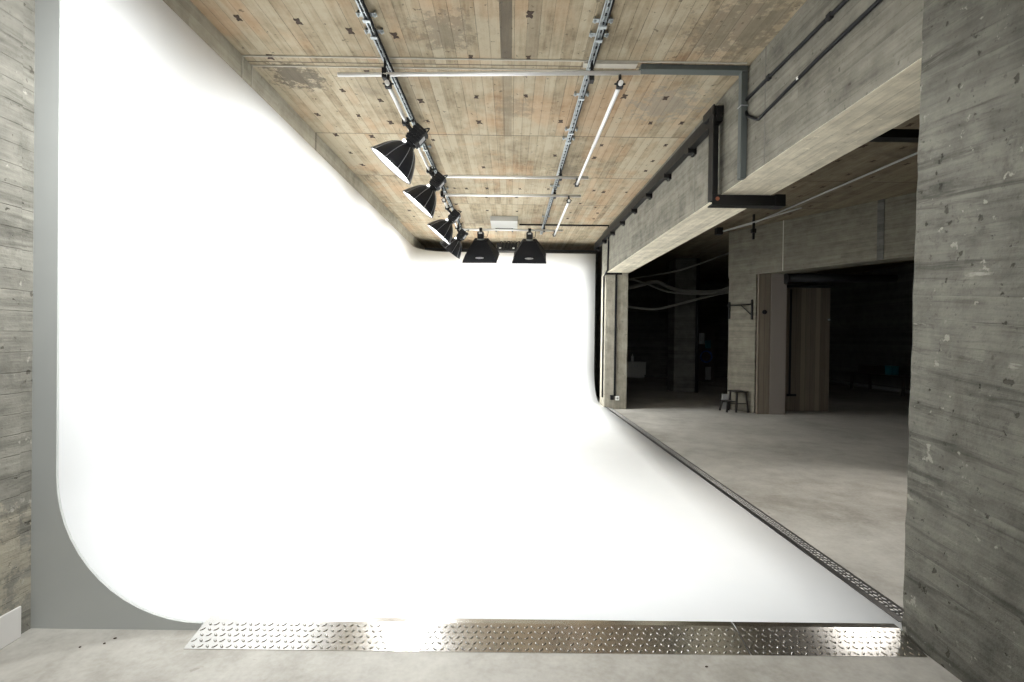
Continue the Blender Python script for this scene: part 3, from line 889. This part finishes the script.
# column fittings
r = empty('column_conduit', (2.255, 10.55, 2.90), 'black conduit down the front of the slim rear column', 'conduit')
b = MB(); b.box((-.022, -.03, -2.62), (.022, 0, 0), 0, .003); b.build('drop', M['cable'], r)
b = MB(); b.box((-.24, -.035, -.01), (.12, 0, .03), 0, .003); b.build('head', M['cable'], r)
b = MB(); b.box((-.095, -.05, -2.70), (-.02, 0, -2.60), 0, .006); tag(b.build('switch_box', M['black'], r))
b = MB(); b.box((.015, -.05, -2.71), (.095, 0, -2.62), 0, .006); sk = b.build('socket', M['white'], r); sk['label'] = 'small white socket'
b = MB(); b.tube([(.055, -.053, -2.665), (.055, -.049, -2.665)], .022, 14); b.build('socket_face', M['greytube'], sk)

# ------------------------------------------------------------------ side room contents
r = empty('step_stool', (4.735, 10.40, 0), 'small black wooden step stool in front of the pale column', 'stool', rz=.05); r.scale = (.84, .9, .98)
def legs(b, a, c, w=.04): b.obox(a, c, w, w, up=(0, 1, 0), bevel=.002)
b = MB(); b.box((-.03, -.19, .43), (.30, .19, .455), 0, .004); b.build('seat', M['stool'], r)
b = MB(); b.box((-.24, -.16, .215), (.0, .16, .237), 0, .004); b.build('step', M['stool'], r)
for s in (-1, 1):
    b = MB(); legs(b, (-.235, .17 * s, 0), (-.19, .135 * s, .225)); b.build('leg', M['stool'], r)
    b = MB(); legs(b, (.0, .18 * s, 0), (.03, .15 * s, .44)); b.build('leg', M['stool'], r)
    b = MB(); legs(b, (.31, .18 * s, 0), (.25, .15 * s, .44)); b.build('leg', M['stool'], r)
    b = MB(); legs(b, (-.21, .15 * s, .19), (.28, .165 * s, .19), .02); b.build('rail', M['stool'], r)
b = MB(); b.box((-.09, 0, 0), (.05, .02, .34), 0, .002)
o = b.build('white_board', M['greytube']); o.location = (4.71, 10.64, 0); o.rotation_euler = (-.0, .0, 0)
tag(o, 'small pale board standing behind the step stool', 'board')

r = empty('pull_up_bar', W(0, 0, 2.25), 'black bracket bar bolted high on the pale column', 'wall bracket')
r.rotation_euler = (0, 0, math.atan2(dirn.y, dirn.x))
b = MB(); b.tube([(.03, -.06, .02), (.57, -.06, .02)], .016, 10); b.build('bar', M['blacksteel'], r)
b = MB(); b.box((.015, -.03, -.27), (.05, .003, .10), 0, .003); b.obox((.032, -.02, .02), (.032, -.075, .02), .03, .03); b.build('mount', M['blacksteel'], r)
b = MB(); b.box((.56, -.03, -.30), (.595, .003, .12), 0, .003); b.obox((.578, -.02, .02), (.578, -.075, .02), .03, .03); b.build('mount', M['blacksteel'], r)
b = MB(); b.tube([(.34, -.055, .02), (.575, -.03, -.20)], .013, 8); b.build('brace', M['blacksteel'], r)

r = empty('timber_board', (5.21, 10.05, 0), 'narrow brown timber board with round knob beside the pale column', 'board')
b = MB(); b.box((-.125, 0, 0), (.125, .07, 2.88), 0, .003); b.build('plank', M['plank'], r)
b = MB(); b.tube([(-.01, 0, 2.1), (-.01, -.03, 2.1)], .045, 14); b.tube([(-.01, -.03, 2.1), (-.01, -.05, 2.1)], .025, 12); b.build('knob', M['black'], r)
b = MB(); b.box((5.34, 10.04, 0), (5.655, 10.12, 2.885), 0, .003); struct(b.build('wall_partition', M['greypanel']), 'taupe painted partition end beside the brown board', 'partition')
r = empty('plank_door', (5.70, 10.50, 0), 'brown vertical plank door behind the taupe partition', 'door')
b = MB(); b.box((0, 0, .01), (1.15, .05, 2.66), 0, .003); b.build('leaf', M['plank'], r)
b = MB(); b.box((0, -.02, 2.66), (1.17, .06, 2.71), 0, .003); b.build('top_rail', M['black'], r)
b = MB(); b.box((.28, -.025, .35), (.315, 0, 2.62), 0, .003); b.box((.24, -.025, .33), (.44, 0, .38), 0, .003); b.build('edge_bar', M['black'], r)
b = MB(); b.tube([(1.12, -.03, 1.98), (1.12, 0, 1.98)], .02, 10); b.build('latch', M['galv'], r)
r = empty('shutter_roll', (5.62, 9.98, 2.80), 'black rolled shutter tube under the diagonal beam', 'shutter')
b = MB(); b.tube([(0, 0, 0), (2.2, 0, .02)], .085, 16); b.build('roll', M['black'], r)
b = MB(); b.tube([(-.03, 0, -.02), (0, 0, -.02)], .11, 16); b.build('end_cap', M['blacksteel'], r)

# ceiling conduit of the side room
r = empty('ceiling_conduit', (4.72, 10.0, 3.80), 'pale conduit along the dim ceiling of the side room', 'conduit', 'conduits on the dim ceiling')
b = MB(); b.tube([(-.35, .5, .0), (.05, -.3, .03), (.22, -3.8, .03), (.3, -5.5, .03)], .014, 8); b.build('tube', M['greytube'], r)
r = empty('ceiling_conduit', (4.40, 9.5, 3.72), 'short pale conduit with black hanger beside the longer ceiling conduit', 'conduit', 'conduits on the dim ceiling')
b = MB(); b.tube([(-.15, .5, 0), (.15, -.3, .02), (.5, -1.2, .05)], .014, 8); b.build('tube', M['greytube'], r)
b = MB(); b.box((.14, -.27, -.30), (.175, -.235, .17)); b.box((.12, -.29, -.18), (.195, -.215, -.10), 0, .004); b.build('hanger', M['black'], r)
b = MB(); b.box((-.25, .42, -.06), (-.12, .55, .08), 0, .01); b.build('junction_box', M['black'], r)

hoses = [([(2.62, 13.0, 2.84), (3.1, 13, 2.87), (3.42, 13.0, 2.95), (3.84, 13.0, 3.04), (4.16, 13.0, 2.91), (4.53, 13.0, 2.81), (5.14, 13.0, 2.79), (5.81, 13.0, 2.85), (6.6, 13, 3.0)], .05, 'thickest grey hose sagging across the dark room'),
         ([(2.62, 13.2, 3.0), (3.15, 13.0, 3.11), (4.47, 13.0, 3.36), (5.79, 13.0, 3.84)], .022, 'thin cable rising to the ceiling above the grey hoses'),
         ([(2.62, 13.2, 2.45), (3.21, 13.2, 2.38), (3.88, 13.2, 2.33), (4.55, 13.2, 2.48), (5.23, 13.2, 2.67), (5.9, 13.2, 2.82), (6.6, 13.2, 2.9)], .032, 'lowest grey hose sagging across the dark room'),
         ([(2.62, 12.75, 3.2), (3.49, 12.8, 2.98), (4.02, 12.8, 2.78), (4.62, 12.8, 2.72), (5.25, 12.8, 2.74), (5.72, 12.8, 2.91), (6.6, 12.8, 3.1)], .026, 'thinner grey hose crossing below the thickest one')]
for pts, rad, lab in hoses:
    b = MB(); b.tube(smooth_path(pts), rad, 10)
    tag(b.build('hanging_hose', M['hose']), lab, 'hose', 'hoses sagging across the dark room')

b = MB(); b.box((4.75, 14.2, 0), (5.42, 14.8, CZ), 0, .01); struct(b.build('column', M['dark_concrete']), 'unlit concrete column deep in the side room', 'column')
b = MB(); b.tube([(5.38, 14.12, 0.0), (5.38, 14.12, 3.85)], .05, 10); tag(b.build('drain_pipe', M['black']), 'black upright pipe on the unlit column deep in the side room', 'pipe')
r = empty('mural_board', (7.1, 17.8, 0), 'dark standing board with blue painted ring and white sheet', 'board')
b = MB(); b.box((-.42, 0, 0), (.32, .05, 2.1), 0, .004); b.build('panel', M['darkwood'], r)
b = MB(); b.box((-.32, -.008, 1.37), (-.05, 0, 1.78)); b.build('paper_sheet', M['paper'], r)
b = MB(); b.tube([(.02 + .2 * math.cos(t), -.01, .92 + .2 * math.sin(t)) for t in [2 * PI * k / 24 for k in range(25)]], .03, 6); b.build('blue_ring', M['blue'], r)
b = MB(); b.box((-.02, -.01, 1.22), (.18, 0, 1.5), 0, .002); b.build('teal_patch', M['teal'], r)
b = MB(); b.box((.0, -.012, .08), (.2, 0, .55), 0, .002); b.build('pale_patch', M['greytube'], r)
r = empty('low_cabinet', (4.95, 19.3, 0), 'pale low cabinet against the far dark wall', 'cabinet')
b = MB(); b.box((-.4, 0, .12), (.4, .45, .62), 0, .006); b.box((-.36, .05, 0), (.36, .4, .12)); b.build('carcass', M['pale_cab'], r)
for k in (-1, 1):
    b = MB(); b.box((min(.01 * k, .385 * k), -.02, .15), (max(.01 * k, .385 * k), 0, .59), 0, .004); d = b.build('door', M['pale_cab'], r)
    b = MB(); b.box((.05 * k - .008, -.035, .42), (.05 * k + .008, -.02, .52)); b.build('handle', M['galv'], d)
r = empty('bottle', (4.86, 19.5, .62), 'small white bottle standing on the pale low cabinet', 'bottle')
b = MB(); b.tube([(0, 0, 0), (0, 0, .01), (0, 0, .2), (0, 0, .26), (0, 0, .32)], [.05, .055, .055, .022, .02], 14); b.build('body', M['white'], r)
b = MB(); b.tube([(0, 0, .32), (0, 0, .36)], .024, 12); b.build('cap', M['black'], r)
r = empty('work_table', (11.4, 14.8, 0), 'dark work table against the right wall of the side room', 'table')
b = MB(); b.box((-.3, -1.0, .50), (.4, 1.2, .55), 0, .004); b.build('tabletop', M['darkwood'], r)
for sx in (-.25, .35):
    for sy in (-.95, 1.15):
        b = MB(); b.box((sx - .03, sy - .03, 0), (sx + .03, sy + .03, .5), 0, .003); b.build('leg', M['darkwood'], r)
r = empty('storage_crate', (11.4, 14.6, .55), 'teal plastic crate standing on the dark work table', 'crate')
b = MB(); b.box((-.1, -.14, 0), (.1, .14, .02)); b.box((-.1, -.14, 0), (-.085, .14, .26), 0, .002); b.box((.085, -.14, 0), (.1, .14, .26), 0, .002); b.box((-.1, -.14, 0), (.1, -.125, .26)); b.box((-.1, .125, 0), (.1, .14, .26)); b.build('shell', M['teal'], r)
b = MB(); b.box((-.11, -.15, .245), (.11, .15, .265), 0, .003); b.build('lid', M['teal'], r)
r = empty('equipment_case', (11.4, 15.4, .55), 'dark equipment case beside the teal crate on the table', 'case')
b = MB(); b.box((-.2, -.35, 0), (.2, .35, .24), 0, .012); b.build('case_body', M['darkwood'], r)
b = MB(); b.tube(smooth_path([(-.2, -.1, .14), (-.235, -.08, .15), (-.235, .08, .15), (-.2, .1, .14)]), .01, 8); b.build('handle', M['black'], r)

# crumbs on the front floor
for (x, y, s) in ((-2.03, 2.33, .006), (-1.94, 2.36, .006), (-1.92, 2.40, .007), (.92, 2.24, .006)):
    b = MB(); g = bmesh.ops.create_icosphere(b.bm, subdivisions=1, radius=s)
    for v in g['verts']:
        v.co = Vector((v.co.x * random.uniform(.7, 1.5), v.co.y * random.uniform(.6, 1.1), v.co.z * .5 + s * .4)) + Vector((0, 0, 0))
    o = b.build('concrete_crumb', M['mark']); o.location = (x, y, 0)
    tag(o, 'tiny dark concrete crumb lying on the front floor', 'crumb', 'crumbs on the front floor')

# ------------------------------------------------------------------ lamps of the side room (behind the right wall)
def downlight(loc, aim, power, label):
    r = empty('ceiling_spotlight', loc, label, 'spotlight', 'spotlights on the side room ceiling')
    a = Vector(aim).normalized()
    b = MB(); b.tube([(0, 0, CZ - loc[2]), (0, 0, .0)], .012, 8); b.build('stem', M['black'], r)
    b = MB(); b.tube([-a * .14, a * .02, a * .06], [.05, .06, .075], 20, cap=False); b.tube([-a * .14, -a * .135], .05, 20); b.build('can', M['black'], r)
    b = MB(); b.tube([a * .01, a * .015], .058, 20); b.build('lens', M['glowspot'], r)
    l = bpy.data.lights.new('spot', 'SPOT'); l.energy = power; l.spot_size = math.radians(62); l.spot_blend = 1.0; l.shadow_soft_size = .09; l.color = (1, .96, .9)
    lo = bpy.data.objects.new('spot', l); COL.objects.link(lo); lo.parent = r
    lo.location = a * .07; lo.rotation_euler = a.to_track_quat('-Z', 'Y').to_euler()
downlight((4.75, 5.35, 3.55), (-1.45, -1.2, -3.55), 190, 'ceiling spotlight of the side room nearer the opening')
downlight((5.45, 4.75, 3.55), (-1.9, -.5, -3.55), 190, 'ceiling spotlight of the side room farther from the opening')

# ------------------------------------------------------------------ world: even fill light added, entering at the open end behind the camera
wd = bpy.data.worlds.new('World'); SC.world = wd; wd.use_nodes = True
bg = wd.node_tree.nodes['Background']; bg.inputs[0].default_value = (.93, .97, 1.0, 1); bg.inputs[1].default_value = 1.35

# ------------------------------------------------------------------ camera
cam = bpy.data.cameras.new('camera'); co = bpy.data.objects.new('camera', cam); COL.objects.link(co)
cam.sensor_width = 36; cam.lens = 490 * 36 / 1024; cam.clip_start = .05
yaw, pit, rol = map(math.radians, (.17, -.35, .75))
F = Vector((math.sin(yaw) * math.cos(pit), math.cos(yaw) * math.cos(pit), math.sin(pit)))
R0 = F.cross(Vector((0, 0, 1))).normalized(); U0 = R0.cross(F)
Rr = R0 * math.cos(rol) + U0 * math.sin(rol); Uu = U0 * math.cos(rol) - R0 * math.sin(rol)
mw = Matrix((Rr, Uu, -F)).transposed().to_4x4(); mw.translation = (0, 0, 1.5)
co.matrix_world = mw
SC.camera = co
